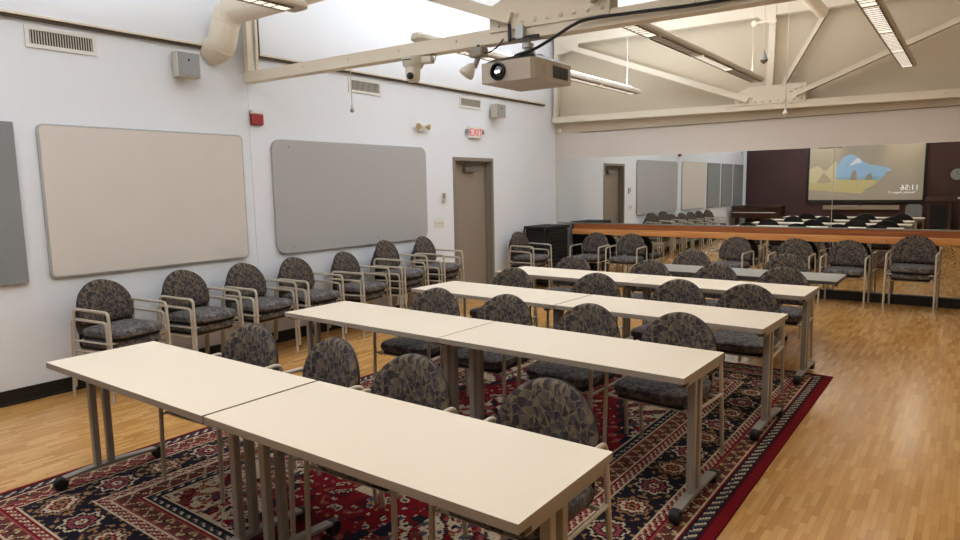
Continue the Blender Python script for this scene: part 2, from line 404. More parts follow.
for x in (.7, 2.0, 2.85, 4.05, 5.25, 6.4):
    bm = NB(); box(bm, x-.012, -.075, .885, x+.012, -.03, .91); lathe(bm, [(.012, 0), (.006, .008)], (x, -.12, .88), (0, -1, 0), 8)
    obj('rail_bracket', bm, STEEL, t)

# ------------------------------------------------------------------ roof trusses
def truss(y, label, far):
    t = root('roof_truss', (0, y, 0), 0, label, 'truss', 'cream steel roof trusses')
    t.rotation_euler = (0, .0155, 0)
    bm = NB()
    box(bm, 0, -.055, 2.805, W-.05, -.045, 2.91); box(bm, 0, -.045, 2.805, W-.05, .045, 2.815); box(bm, 0, .045, 2.805, W-.05, .055, 2.91)
    for x in np.arange(.35, 7.1, .62 if not far else .9):
        for s in (-1, 1): lathe(bm, [(.012, 0), (.007, .009)], (x, s*.055, 2.865), (0, s, 0), 8)
    obj('bottom_chord', bm, TRUSS, t)
    bm = NB()
    for s in (-1, 1):
        y0 = -.067 if s < 0 else .055
        prism(bm, [(3.16, 2.88), (3.16, 3.06), (3.36, 3.14), (4.13, 3.15), (4.13, 2.88)], .012, (0, y0, 0), 'xz')
        yy = -.067 if s < 0 else .067
        for k in range(9): lathe(bm, [(.018, 0), (.016, .006), (.008, .012)], (3.24+k*.105, yy, 2.925), (0, s, 0), 8)
        for k in range(3): lathe(bm, [(.018, 0), (.016, .006), (.008, .012)], (3.22+k*.09, yy, 3.04-k*.03), (0, s, 0), 8)
        for k in range(4): lathe(bm, [(.018, 0), (.016, .006), (.008, .012)], (3.94+k*.065, yy, 3.04+k*.025), (0, s, 0), 8)
    obj('gusset_plate', bm, TRUSS, t)
    obj('king_post', box(NB(), 3.59, -.045, 2.9, 3.68, .045, 4.3), TRUSS, t)
    def brace(a, b, w, off=.0):
        a, b = Vector((a[0], 0, a[1])), Vector((b[0], 0, b[1])); d = (b-a).normalized(); n = Vector((-d.z, 0, d.x))*w/2
        bm = prism(NB(), [((a+n).x, (a+n).z), ((b+n).x, (b+n).z), ((b-n).x, (b-n).z), ((a-n).x, (a-n).z)], .05, (0, -.025+off, 0), 'xz')
        prism(bm, [((a-n*.8).x, (a-n*.8).z), ((b-n*.8).x, (b-n*.8).z), ((b-n).x, (b-n).z), ((a-n).x, (a-n).z)], .09, (0, -.045+off, 0), 'xz')
        obj('diagonal_brace', bm, TRUSS, t)
    brace((.2, 4.125), (3.36, 2.955), .085, -.075); brace((4.0, 2.99), (7.0, 4.22), .07, -.075); brace((3.72, 2.98), (4.42, 4.28), .06, .02)
    bm = NB(); box(bm, .02, -.06, 4.12, W-.05, -.05, 4.34); box(bm, .02, -.05, 4.12, W-.05, .06, 4.13); box(bm, .02, -.05, 4.33, W-.05, .06, 4.34)
    obj('top_chord', bm, TRUSS, t)
    obj('top_gusset', prism(NB(), [(3.12, 4.33), (3.6, 4.0), (3.68, 4.0), (3.68, 4.33)], .012, (0, -.072, 0), 'xz'), TRUSS, t)
    bm = NB(); box(bm, .02, -.05, 2.915, .035, .05, 4.12); box(bm, .035, -.05, 2.915, .09, -.04, 4.12); box(bm, .02, .075, 2.93, .06, .1, 4.12)
    obj('end_post', bm, TRUSS, t)
    obj('heel_plate', prism(NB(), [(.03, 3.98), (.03, 4.2), (.5, 4.2), (.5, 4.03), (.2, 3.98)], .012, (0, -.062, 0), 'xz'), TRUSS, t)
    return t
truss(4.2, 'near cream steel truss carrying the projector and camera', False)
truss(L-.13, 'far cream steel truss along the gable above the mirrors', True)
t = root('pipe_bracket', (0, L, 2.67), 0, 'small round cream pipe bracket in the corner under the far truss', 'bracket')
obj('disc', lathe(NB(), [(.05, 0), (.05, .02), (.03, .035)], (.09, 0, 0), (0, -1, 0), 16), TRUSS, t, True)
obj('clip', box(NB(), .06, -.06, -.02, .12, -.035, .02), TRUSS, t)

# ------------------------------------------------------------------ duct
t = root('round_duct', (0, 3.9, 3.1), 0, 'fat cream round duct elbow leaving the wall by the near truss', 'duct')
pth = rnd([(.0, -.06, -.02), (.15, -.05, 0.0), (.22, .0, .35), (.55, .02, .345), (5.6, .02, .345)], .22, 6)
obj('pipe', tube(NB(), pth, .135, 20), TRUSS, t, True)
bm = NB()
for i in (4, 9, 12):
    a = pth[i]; d = (pth[i+1]-pth[i-1]).normalized(); lathe(bm, [(.137, -.008), (.141, 0), (.137, .008)], a, d, 20)
obj('seam_ring', bm, TRUSS, t, True)
t = root('round_duct', (4.5, 9.45, 3.8), 0, 'short cream round duct end high by the far truss', 'duct')
obj('pipe', tube(NB(), [(0, -2.6, .0), (0, .0, 0)], .075, 18), TRUSS, t, True)
obj('end_cap', lathe(NB(), [(.077, 0), (.075, .02), (.04, .04)], (0, 0, 0), (0, 1, 0), 18), TRUSS, t, True)
obj('hanger', tube(NB(), [(0, -.1, .07), (0, -.1, .62)], .004, 6), STEEL, t)

# ------------------------------------------------------------------ pendant lights
def area(name, loc, sx, sy, e, col, up_):
    l = bpy.data.lights.new(name, 'AREA'); l.shape = 'RECTANGLE'; l.size = sx; l.size_y = sy; l.energy = e; l.color = col
    o = bpy.data.objects.new(name, l); C.objects.link(o); o.location = loc
    if up_: o.rotation_euler = (PI, 0, 0)
    return o
def pendant(x, y0, y1, z, body, lit, label, eup, edn, col):
    yc = (y0+y1)/2; h = (y1-y0)/2
    t = root('pendant_light', (x, yc, z), 0, label, 'pendant light', 'long pendant lights')
    pr = [(-.085, .015), (-.075, 0), (.075, 0), (.085, .015), (.082, .045), (.05, .075), (-.05, .075), (-.082, .045)]
    bm = NB(); V = []
    ys = [(-h, .6), (-h+.03, .95), (-h+.06, 1), (h-.06, 1), (h-.03, .95), (h, .6)]
    for yy, s in ys: V.append([bm.verts.new((a*s, yy, .035+(b-.035)*s)) for a, b in pr])
    for A, B in zip(V, V[1:]):
        for k in range(8): bm.faces.new((A[k], A[(k+1) % 8], B[(k+1) % 8], B[k]))
    bm.faces.new(V[0]); bm.faces.new(V[-1])
    obj('housing', bm, body, t)
    n = 4; sl = (2*h-.2)/n
    for k in range(n):
        a = -h+.1+k*sl+.04; b_ = a+sl-.08
        obj('lens', box(NB(), -.055, a, -.004, .055, b_, .0), LENS if lit[k] else LENSD, t, label=None if all(lit) else ('lit lens' if lit[k] else 'dim lens'))
        bm = NB()
        for q in range(int((b_-a)/.08)): box(bm, -.055, a+q*.08, -.009, .055, a+q*.08+.004, -.004)
        box(bm, -.06, a, -.014, -.055, b_, 0); box(bm, .055, a, -.014, .06, b_, 0)
        obj('louver', bm, LOUV, t)
    obj('tube', tube(NB(), [(0, -h+.2, .085), (0, h-.2, .085)], .013, 8), TUBE, t)
    for s in (-1, 1):
        obj('suspension_wire', tube(NB(), [(0, s*(h-.35), .07), (0, s*(h-.35), HC-z)], .003, 6), ROPE, t)
        obj('wire_clip', lathe(NB(), [(.012, 0), (.012, .03), (.004, .04)], (0, s*(h-.35), .07), (0, 0, 1), 8), FIX, t)
    if eup: area('light_up', (x, yc, z+.105), .12, 2*h-.3, eup, col, True)
    if edn: area('light_down', (x, yc, z-.02), .11, 2*h-.3, edn, col, False)
COOL, NEU, WARM = (.84, .92, 1), (1, .95, .87), (1, .88, .72)
K = 1.0
pendant(1.96, -1.45, 3.42, 3.05, FIX, (1, 1, 1, 1), 'pendant light whose rounded end hangs before the duct', 116*K, 22*K, COOL)
pendant(1.96, 4.68, 9.66, 3.05, FIXW, (1, 1, 1, 1), 'white pendant light along the left wall beyond the near truss', 116*K, 22*K, COOL)
pendant(3.71, 4.75, 9.72, 3.05, FIX, (1, 0, 1, 0), 'pendant light over the tables right of the projector', 38*K, 13*K, NEU)
pendant(3.71, -1.45, 3.42, 3.05, FIX, (1, 1, 1, 1), 'unseen pendant light above the camera, added for light', 38*K, 13*K, NEU)  # unseen fixture, put in because the room needs its light
pendant(5.43, 4.9, 9.8, 3.05, FIX, (1, 1, 1, 1), 'pendant light at the right of the photo with lit louvers', 9*K, 13*K, WARM)
pendant(5.43, -1.45, 3.42, 3.05, FIX, (1, 1, 1, 1), 'unseen pendant light over the aisle, added for light', 9*K, 13*K, WARM)  # second unseen fixture, added to light the aisle side

# ------------------------------------------------------------------ projector, camera, lamp on the near truss
TY = 4.2
def tz(x): return 2.805-.0155*x       # underside of the chord
t = root('projector', (3.455, 4.25, 2.44), 0, 'taupe ceiling projector hanging from the near truss', 'projector')
bm = NB()
w, d = .225, .26
pts = [(-w, -d), (w-.03, -d), (w, -d+.03), (w, d), (-w, d)]
prism(bm, pts, .145, plane='xy'); bevel_all(bm, .012, 2, 20)
top = NB(); A_ = [top.verts.new((a*.97, b*.97, .143)) for a, b in pts]; B_ = [top.verts.new((a*.72, b*.66, .185)) for a, b in pts]; top.faces.new(A_); top.faces.new(B_)
for k in range(5): top.faces.new((A_[k], A_[(k+1) % 5], B_[(k+1) % 5], B_[k]))
obj('shell', bm, PROJ, t); obj('top_cover', top, BLK, t)
lx = -.075
bm = lathe(NB(), [(.064, 0), (.062, .02), (.053, .022), (.05, .004)], (lx, -d, .075), (0, -1, 0), 24); obj('lens_ring', bm, BLK, t, True)
bm = lathe(NB(), [(.05, 0), (.04, .012), (.02, .018), (.001, .02)], (lx, -d-.001, .075), (0, -1, 0), 24); obj('lens', bm, mat('lens_glass', (8, 8, 12), .05, spec=1), t, True)
bm = lathe(NB(), [(.012, 0), (.001, .002)], (lx-.006, -d-.021, .07), (0, -1, 0), 10); lathe(bm, [(.011, 0), (.001, .002)], (lx+.016, -d-.021, .071), (0, -1, 0), 10)
obj('lamp_glow', bm, mat('lens_glow', (255, 255, 255), emit=(235, 245, 255), es=3), t)
bm = NB()
for k in range(11): box(bm, w, .0+k*.02, .03, w+.004, .010+k*.02, .115)
obj('exhaust_grille', bm, BLK, t)
bm = NB()
for k in range(3): box(bm, w-.002, -.15, .05+.02*k, w+.002, -.09, .055+.02*k)
obj('control_panel', bm, DOORM, t)
t2 = root('projector_mount', (3.5, 4.2, 2.592), 0, 'jointed metal projector mount bolted under the truss', 'projector mount')
bm = NB(); tube(bm, [(0, 0, .03), (0, 0, .165)], .022, 12); lathe(bm, [(.045, .1), (.045, .13)], (0, 0, 0)); lathe(bm, [(.03, .05), (.055, .06), (.055, .075), (.03, .085)], (0, 0, 0))
obj('column', bm, ALU, t2, True)
bm = NB()
for a in range(4):
    q = a*PI/2+.6; tube(bm, rnd([(0, 0, .04), (.1*math.cos(q), .08*math.sin(q), .05), (.15*math.cos(q), .11*math.sin(q), .012)], .03), .01, 6)
obj('claw_arm', bm, STEEL, t2, True)
bm = NB(); box(bm, -.11, -.08, .163, .11, .075, .172); box(bm, -.12, -.085, .15, -.1, -.07, .29); box(bm, .06, -.075, .145, .13, -.055, .172)
obj('clamp_plate', bm, BLK, t2)
obj('beam_clamp', box(NB(), -.05, -.1, .15, .02, -.07, .25, .008), ALU, t2)
# cables
def zc(x): return 2.83-.0155*x
cb = [(3.40, 4.12, 2.612), (3.47, 4.1, 2.635), (3.56, 4.1, 2.645), (3.66, 4.1, 2.67), (3.82, 4.1, 2.73), (3.92, 4.1, 2.77), (4.05, 4.11, 2.795), (4.41, 4.115, 2.782), (4.79, 4.12, 2.765), (5.2, 4.125, 2.765), (5.8, 4.125, 2.77), (7.15, 4.125, 2.76)]
def smooth(P, n=6):
    P = [Vector(p) for p in P]; out = []
    for i in range(len(P)-1):
        a, b, c, d = P[max(i-1, 0)], P[i], P[i+1], P[min(i+2, len(P)-1)]
        for k in range(n):
            s = k/n; out.append(.5*((2*b)+(c-a)*s+(2*a-5*b+4*c-d)*s*s+(3*b-a-3*c+d)*s**3))
    out.append(P[-1]); return out
tag(obj('cable', tube(NB(), smooth(cb), .0115, 8), CABLE, None, True), 'thick black cable bundle running along the near truss to the projector', 'cable')
t = root('ptz_camera', (2.44, 4.12, 2.567), .3, 'white dome camera hanging under the near truss', 'camera')
bm = lathe(NB(), [(.045, .0), (.058, .02), (.062, .06), (.062, .11)], (0, -.01, -.01), (0, 0, 1), 24); obj('camera_head', bm, PLB, t, True)
bm = lathe(NB(), [(.07, .1), (.088, .12), (.09, .185), (.08, .187)], (0, 0, 0), (0, 0, 1), 24); obj('base', bm, PLB, t, True)
obj('lens', lathe(NB(), [(.03, 0), (.028, .02), (.012, .026)], (-.0, -.055, .03), (0.1, -1, -.15), 16), BLK, t, True)
obj('slot', box(NB(), -.05, -.09, .15, .02, -.084, .158), BLK, t)
obj('bracket', box(NB(), .05, -.03, .13, .17, .05, .18, .006), PLB, t)
obj('cable_loop', tube(NB(), smooth([(.16, 0, .15), (.19, -.02, .13), (.21, -.02, .17), (.19, 0, .2), (.15, 0, .187)]), .003, 6), CABLE, t)
t = root('spot_lamp', (3.03, 4.12, 2.5), 0, 'reflector floodlight bulb on a clamp under the near truss', 'lamp')
obj('reflector_bulb', lathe(NB(), [(.012, -.07), (.03, -.05), (.058, .01), (.06, .03), (.05, .04), (.01, .048)], (-.01, -.02, .07), (-.42, -.35, -.8), 20), PLB, t, True)
obj('lamp_neck', tube(NB(), [(.02, .02, .1), (.05, .03, .17)], .02, 10), METG, t, True)
obj('junction_box', box(NB(), -.0, -.03, .17, .13, .06, .24, .012), DOORM, t)
obj('clamp', tube(NB(), [(.06, .02, .235), (.06, .02, .262)], .012, 8), BLK, t)
tag(obj('cable', tube(NB(), smooth([(3.12, 4.14, 2.71), (3.2, 4.12, 2.69), (3.28, 4.12, 2.72), (3.33, 4.13, 2.77)]), .006, 6), CABLE), 'short looping black cable beside the floodlight bulb', 'cable')
def cord(x, y, z0, z1, kn, lb, M):
    t = root('pull_cord', (x, y, z0), 0, lb, 'pull cord', 'pull cords hanging from the trusses')
    obj('string', tube(NB(), [(0, 0, .03), (0, 0, z1-z0)], .0045, 6), ROPE, t)
    obj('knob', lathe(NB(), [(.002, -kn), (kn*.7, -kn*.6), (kn, 0), (kn*.6, kn), (kn*.25, kn*2), (.004, kn*2.6)], (0, 0, 0), (0, 0, 1), 14), M, t, True)
cord(1.55, 4.25, 2.41, 2.79, .02, 'pull cord with steel knob hanging before the left wall', STEEL)
cord(4.12, 8.3, 3.1, HC, .045, 'pull cord ending in a grey pear shaped weight near the gable', STEEL)
cord(4.22, 9.0, 2.54, HC, .03, 'long white pull cord with white knob over the far truss', WHITE)
t = root('pulley', (4.1, 8.3, 3.52), 0, 'small cream pulley arm above the grey pear weight', 'pulley')
obj('arm', box(NB(), -.12, -.012, 0, .14, .012, .02), TRUSS, t)
for s in (-.1, .12): obj('wheel', lathe(NB(), [(.03, -.01), (.02, 0), (.03, .01)], (s, -.02, .0), (0, 1, 0), 14), TRUSS, t, True)
obj('hanger', tube(NB(), [(.0, 0, .02), (.0, 0, HC-3.52)], .006, 6), TRUSS, t)

# ------------------------------------------------------------------ rug (knotted: one colour per knot cell)
def rug():
    X0, X1, Y0, Y1 = 1.84, 5.295, .82, 6.27; c = .0115
    nx, ny = int((X1-X0)/c), int((Y1-Y0)/c)
    xs = (np.arange(nx)+.5)*c; ys = (np.arange(ny)+.5)*c
    X, Y = np.meshgrid(xs, ys, indexing='ij'); LX, LY = nx*c, ny*c
    pal = {k: np.array(lin(v)[:3]) for k, v in dict(red=(108, 16, 26), deep=(76, 10, 20), navy=(30, 27, 38), cream=(184, 168, 144), rose=(134, 66, 70), tan=(142, 110, 76),
           slate=(62, 68, 82), plum=(66, 38, 50), brown=(94, 50, 44)).items()}
    col = np.zeros((nx, ny, 3)); col[:] = pal['red']
    mL, mR, mF, mB = .02, .055, .10, .03
    dl, dr, df, db = X-mL, (LX-mR)-X, Y-mF, (LY-mB)-Y
    D = np.stack([dl, dr, df, db]); d = D.min(0); side = D.argmin(0)
    along = np.where(side < 2, Y-mF, X-mL)
    rng = np.random.RandomState(3)
    def noise(U, V, f, seed):
        r = np.random.RandomState(seed); o = np.zeros_like(U)
        for k in range(7):
            a, b, p, q = r.uniform(-f, f), r.uniform(-f, f), r.uniform(0, 6), r.uniform(0, 6)
            o += np.cos(a*U+p)*np.cos(b*V+q)
        return o
    def setc(mask, name): col[mask] = pal[name]
    def band(a, b): return (d >= a) & (d < b)
    # guard stripes
    tick = ((along*1+d*1.2) % .07) < .022
    for a, b in ((.015, .085), (.72, .78)):
        m_ = band(a, b); setc(m_, 'navy'); setc(m_ & tick & band(a+.015, b-.015), 'cream'); setc(m_ & (((along+d*1.2) % .07) > .045) & band(a+.015, b-.015), 'slate')
    for a, b in ((.095, .20), (.60, .71)):
        m_ = band(a, b); setc(m_, 'brown'); w_ = (b-a)
        z = np.abs(((along/.11) % 1)-.5)*2; h_ = (d-a)/w_
        setc(m_ & (np.abs(h_-z*.8-.1) < .17), 'tan'); setc(m_ & (np.abs(h_-.5)+np.abs(z-.5) < .22), 'navy'); setc(m_ & (np.abs(h_-z*.8-.1) < .05), 'cream')
        setc(m_ & ((h_ < .12) | (h_ > .9)), 'rose')
    for a, b in ((.205, .25), (.545, .59)):
        m_ = band(a, b); setc(m_, 'rose'); setc(m_ & (((along-d*1.5) % .06) < .02), 'cream'); setc(m_ & (((along-d*1.5) % .06) > .045), 'deep')
    for a in (0, .09, .252, .535, .595, .714, .784): setc(band(a, a+.012), 'cream' if a else 'deep')
    # main border
    m_ = band(.264, .535); setc(m_, 'navy'); p = .29; ph = (along/p); idx = np.floor(ph); U = (ph-idx-.5)*p; V = d-.40
    n1 = noise(np.abs(U)*1.0, V, 75, 5); n2 = noise(U, np.abs(V), 90, 8)
    setc(m_ & (n1 > 1.1), 'plum'); setc(m_ & (n1 > 1.9), 'rose'); setc(m_ & (n2 > 1.9), 'tan'); setc(m_ & (n2 < -2.2), 'slate'); setc(m_ & (n1 < -2.4), 'cream')
    th = np.arctan2(V, U); r = np.hypot(U, V)*(1+.12*np.cos(8*th))
    for rr, a, b in ((.115, 'navy', 'navy'), (.098, 'cream', 'tan'), (.082, 'navy', 'plum'), (.066, 'rose', 'cream'), (.045, 'plum', 'red'), (.028, 'cream', 'tan'), (.014, 'red', 'navy')):
        ev = (idx % 2 == 0); setc(m_ & (r < rr) & ev, a); setc(m_ & (r < rr) & ~ev, b)
    # field: red ground, stepped medallions, cream corners, mirrored motifs
    f_ = d >= .796; fx = X-(mL+LX-mR)/2; fy = Y-(mF+LY-mB)/2; hx = (LX-mL-mR)/2-.8; hy = (LY-mF-mB)/2-.8
    ax, ay = np.abs(fx), np.abs(fy); q = np.floor(ax/.07)*.07/hx+np.floor(ay/.07)*.07/hy*1.0
    S1 = noise(ax, ay, 34, 11); S2 = noise(ax, ay, 62, 12); S3 = noise(ax, ay, 100, 13)
    setc(f_, 'red')
    setc(f_ & (q > 1.12), 'cream'); setc(f_ & (q > 1.12) & (S1 > .9), 'red'); setc(f_ & (q > 1.12) & (S1 > 1.7), 'brown'); setc(f_ & (q > 1.12) & (np.abs(S1-.9) < .16), 'navy'); setc(f_ & (q > 1.12) & (S2 < -1.6), 'slate'); setc(f_ & (q > 1.12) & (S2 > 1.3), 'red'); setc(f_ & (q > 1.12) & (S2 > 2.1), 'tan'); setc(f_ & (q > 1.12) & (S3 > 1.7), 'rose'); setc(f_ & (q > 1.12) & (S3 < -2.2), 'navy')
    setc(f_ & (q > 1.08) & (q <= 1.12+.03), 'navy')
    inn = f_ & (q <= 1.08)
    setc(inn & (S1 > 1.5), 'deep'); setc(inn & (S2 > 1.7), 'cream'); setc(inn & (S2 > 2.4), 'slate'); setc(inn & (S3 > 2.1), 'navy'); setc(inn & (S2 < -2.0), 'rose'); setc(inn & (S3 < -2.5), 'tan')
    md = f_ & (q < .62); setc(md & (q > .58), 'cream'); m2 = f_ & (q <= .58); setc(m2, 'cream'); setc(m2 & (S2 > .6), 'red'); setc(m2 & (S2 > 1.5), 'navy'); setc(m2 & (S1 < -1.3), 'rose'); setc(m2 & (S3 < -2.2), 'deep')
    setc(f_ & (q < .24), 'navy'); setc(f_ & (q < .2) & (S2 > .2), 'rose'); setc(f_ & (q < .2) & (S3 > 1), 'cream')
    # woollen variation knot by knot
    col *= (1+rng.uniform(-.16, .16, (nx, ny, 1))); col = np.clip(col, 0, 1)
    # mesh
    vx = np.arange(nx+1)*c+X0; vy = np.arange(ny+1)*c+Y0; GX, GY = np.meshgrid(vx, vy, indexing='ij')
    Z = .009+.0007*np.random.RandomState(1).rand(*GX.shape); co_ = np.stack([GX, GY, Z], -1).reshape(-1, 3)
    I, J = np.meshgrid(np.arange(nx), np.arange(ny), indexing='ij'); a = (I*(ny+1)+J).ravel()
    faces = np.stack([a, a+ny+1, a+ny+2, a+1], 1)
    # skirt down to the floor
    bnd = [0, nx*(ny+1), nx*(ny+1)+ny, ny]; base = len(co_); co_ = np.vstack([co_, [[co_[b][0], co_[b][1], .0005] for b in bnd]])
    me = bpy.data.meshes.new('rug'); nf = len(faces)
    ring = [[base, base+1, base+2, base+3][::-1]]
    sides = []
    e1 = [i*(ny+1) for i in range(nx+1)]; e2 = [nx*(ny+1)+j for j in range(ny+1)]; e3 = [i*(ny+1)+ny for i in range(nx, -1, -1)]; e4 = [j for j in range(ny, -1, -1)]
    for e, s, t_ in ((e1, 0, 1), (e2, 1, 2), (e3, 2, 3), (e4, 3, 0)): sides.append([base+s, base+t_]+e[::-1])
    loops = list(faces.ravel()); starts = list(range(0, nf*4, 4)); 
    for pf in ring+sides: starts.append(len(loops)); loops += pf
    me.vertices.add(len(co_)); me.vertices.foreach_set('co', co_.astype(np.float32).ravel())
    me.loops.add(len(loops)); me.loops.foreach_set('vertex_index', np.array(loops, dtype=np.int32))
    me.polygons.add(len(starts)); me.polygons.foreach_set('loop_start', np.array(starts, dtype=np.int32))
    me.update(calc_edges=True); me.validate()
    at = me.color_attributes.new('knots', 'FLOAT_COLOR', 'CORNER')
    cc = np.ones((len(loops), 4), np.float32); cc[:nf*4, :3] = np.repeat(col.reshape(-1, 3), 4, 0); cc[nf*4:, :3] = pal['deep']
    if len(at.data) == len(loops): at.data.foreach_set('color', cc.ravel())
    M, b, g = blank('rug_wool', .95); b.inputs['Specular IOR Level'].default_value = .1
    an = g.n('ShaderNodeVertexColor'); an.layer_name = 'knots'; g.l(an.outputs[0], b.inputs['Base Color'])
    me.materials.append(M)
    o = bpy.data.objects.new('rug', me); C.objects.link(o)
    tag(o, 'red and navy oriental rug with patterned borders under the tables', 'rug')
rug()
RZ = .0105

# ------------------------------------------------------------------ tables
def dup(r, loc, rz, label, group=None):
    n = r.copy(); C.objects.link(n); n.location = loc; n.rotation_euler = (0, 0, rz); n['label'] = label
    if group: n['group'] = group
    for ch in list(r.children):
        c = ch.copy(); C.objects.link(c); c.parent = n
        for gch in ch.children:
            d = gch.copy(); C.objects.link(d); d.parent = c
    return n
TT, TD = .748, .612
def make_table(LT, top, edge, label, group, ia=.028, ib=.105):
    t = root('training_table', (0, 0, 0), 0, label, 'table', group)
    bm = NB(); box(bm, 0, 0, TT-.004, LT, TD, TT, mi=0); box(bm, 0, 0, TT-.032, LT, TD, TT-.004, mi=1)
    for f in bm.faces:
        if abs(f.normal.z) < .5: f.material_index = 1
    obj('tabletop', bm, [top, edge], t)
    for x in (ia, LT-ib):
        bm = NB(); cy = TD/2-.02
        for k in (-1, 1): box(bm, x-.02, cy-.04+k*.038-.018, .07, x+.02, cy-.04+k*.038+.018, TT-.06, .005)
        obj('leg', bm, METG, t)
        # foot bar, rising a little towards the columns
        bm = prism(NB(), [(cy-.265, .058), (cy-.265, .072), (cy-.13, .082), (cy+.06, .082), (cy+.265, .072), (cy+.265, .058), (cy+.09, .062), (cy-.09, .062)], .05, (x-.025, 0, 0), 'yz')
        ft = obj('foot_bar', bm, METG, t)
        for k in (-1, 1):
            bm = lathe(NB(), [(.012, -.026), (.034, -.024), (.038, -.014), (.038, .014), (.034, .024), (.012, .026)], (x, cy+k*.283, .038), (1, 0, 0), 16)
            box(bm, x-.01, cy+k*.265-.012, .05, x+.01, cy+k*.265+.012, .072)
            obj('caster', bm, RUB, ft, True)
        bm = NB(); box(bm, x-.02, .05, TT-.065, x+.02, TD-.05, TT-.032, .004)
        obj('top_bracket', bm, METG, t)
    obj('crossbar', box(NB(), ia+.02, TD/2-.04, TT-.085, LT-ib-.02, TD/2, TT-.055, .004), METG, t)
    bm = NB(); box(bm, .0, .03, TT-.05, .018, .07, TT-.032); box(bm, LT-.018, .03, TT-.05, LT, .07, TT-.032)
    obj('link_clip', bm, BLK, t)
    return t
rows = [(1.4466, 1.9548, .0086, .0125), (3.1696, 1.8508, -.0139, .0042), (4.6072, 1.8849, -.0339, .0074), (6.0264, 1.8547, -.0097, 0)]
ordn = ['nearest', 'second', 'third', 'fourth']
LT = 1.573; proto = [None, None]
rows = [(a*.974, CX-(CX-b)*.974, c, d*.974) for a, b, c, d in rows]
for i, (ry, rx, ra, rg) in enumerate(rows):
    for k in (0, 1):
        lb = 'cream topped rolling table, %s half of the %s table row' % (['left', 'right'][k], ordn[i])
        ln = LT-.004
        x = rx+k*(LT+rg)+.002; y = ry+k*LT*ra
        z = RZ
        if proto[k] is None: proto[k] = tb = make_table(ln, LAM, EDGE, lb, 'cream rolling tables in rows', *((.028, .105) if k == 0 else (.105, .028))); tb.location = (x, y, z); tb.rotation_euler = (0, 0, ra)
        else: tb = dup(proto[k], (x, y, z), ra, lb)
gt = make_table(1.945, LAMG, mat('grey_edge', (70, 68, 66), .5), 'grey topped rolling table in the last row before the mirrors', 'grey table', .5, .55); del gt['group']
gt.location = (3.238, 6.93, 0); gt.rotation_euler = (0, 0, -.004)

# ------------------------------------------------------------------ chairs
def chair(label, group):
    t = root('armchair', (0, 0, 0), 0, label, 'chair', group)
    # seat cushion
    bm = NB(); n = 28; prof = [(.86, .0), (.97, .012), (1.0, .035), (.97, .058), (.86, .072), (.5, .08), (.01, .082)]
    rings = []
    for s, z in prof:
        rg = []
        for k in range(n):
            a = 2*PI*k/n; ca, sa = math.cos(a), math.sin(a)
            e = .42; px = .25*abs(ca)**e*(1 if ca > 0 else -1); py = .245*abs(sa)**e*(1 if sa > 0 else -1)
            if py < 0: px *= 1-.10*(1-abs(py)/.245)*0; py -= .018*(1-(px/.25)**2)
            rg.append(bm.verts.new((px*s, py*s-.025, .425+z+.012*(py < 0)*0)))
        rings.append(rg)
    for a, b in zip(rings, rings[1:]):
        for k in range(n): bm.faces.new((a[k], a[(k+1) % n], b[(k+1) % n], b[k]))
    bm.faces.new(rings[0]); bm.faces.new(rings[-1])
    obj('seat', bm, SEATF, t, True)
    obj('seat_pan', box(NB(), -.21, -.22, .395, .21, .18, .427, .012), CHB, t)
    # backrest: domed outline, slightly curved and leaning
    N = 32
    def outline(w, z0, z1, zr):
        pts = []
        # bottom corners rounded, top half ellipse
        for k in range(N+1):
            a = PI*k/N; pts.append((w*math.cos(a), zr+(z1-zr)*math.sin(a)))
        for (cx_, a0) in ((-w+.06, 180), (w-.06, 270)):
            for k in range(5):
                a = math.radians(a0+90*k/4); pts.append((cx_+.06*math.cos(a), z0+.05+.05*math.sin(a)))
        return pts
    def curved(pts_scale, ylist):
        bm = NB(); rg = []
        for s, yy in pts_scale:
            o = outline(.248, .515, .872, .64); cz = .69
            ring = []
            for a, b in o:
                a2, b2 = a*s, cz+(b-cz)*s
                ring.append(bm.verts.new((a2, yy+.19+(b2-.5)*.13-.55*(a2*a2), b2)))
            rg.append(ring)
        m_ = len(rg[0])
        for A, B in zip(rg, rg[1:]):
            for k in range(m_): bm.faces.new((A[k], A[(k+1) % m_], B[(k+1) % m_], B[k]))
        for s, e_ in ((0, 0), (-1, 0)):
            R = rg[s]; cv = sum((v.co for v in R), Vector())/m_; c_ = bm.verts.new(cv)
            for k in range(m_): bm.faces.new((R[k], R[(k+1) % m_], c_))
        return bm
    obj('backrest', curved([(.3, -.036), (.7, -.034), (.92, -.03), (.985, -.018), (1, 0), (.985, .006)], 0), FAB, t, True)
    obj('back_shell', curved([(.99, .006), (1.005, .010), (.98, .02), (.6, .024)], 0), CHB, t, True)
    for s in (-1, 1):
        p = rnd([(s*.275, -.255, .0), (s*.268, -.24, .655), (s*.268, .19, .665), (s*.272, .25, .0)], .042, 6)
        fr = obj('arm_frame', tube(NB(), p, .0125, 10), CHM, t, True)
        obj('side_rail', tube(NB(), [(s*.271, -.24, .40), (s*.271, .215, .40)], .009, 8), CHM, fr, True)
        obj('upright', tube(NB(), rnd([(s*.2, .16, .40), (s*.2, .215, .41), (s*.2, .205, .60)], .03, 3), .011, 8), UPH, t, True)
    for yy in (-.2, .17): obj('cross_rail', tube(NB(), [(-.27, yy, .393), (.27, yy, .393)], .01, 8), CHM, t, True)
    return t
G1 = 'patterned armchairs at the table rows'
P = chair('x', G1); first = [True]
def put(x, y, deg, label, group, z=0):
    if first[0]:
        first[0] = False; P.location = (x, y, z); P.rotation_euler = (0, 0, math.radians(deg)); P['label'] = label; P['group'] = group; return P
    return dup(P, (x, y, z), math.radians(deg), label, group)
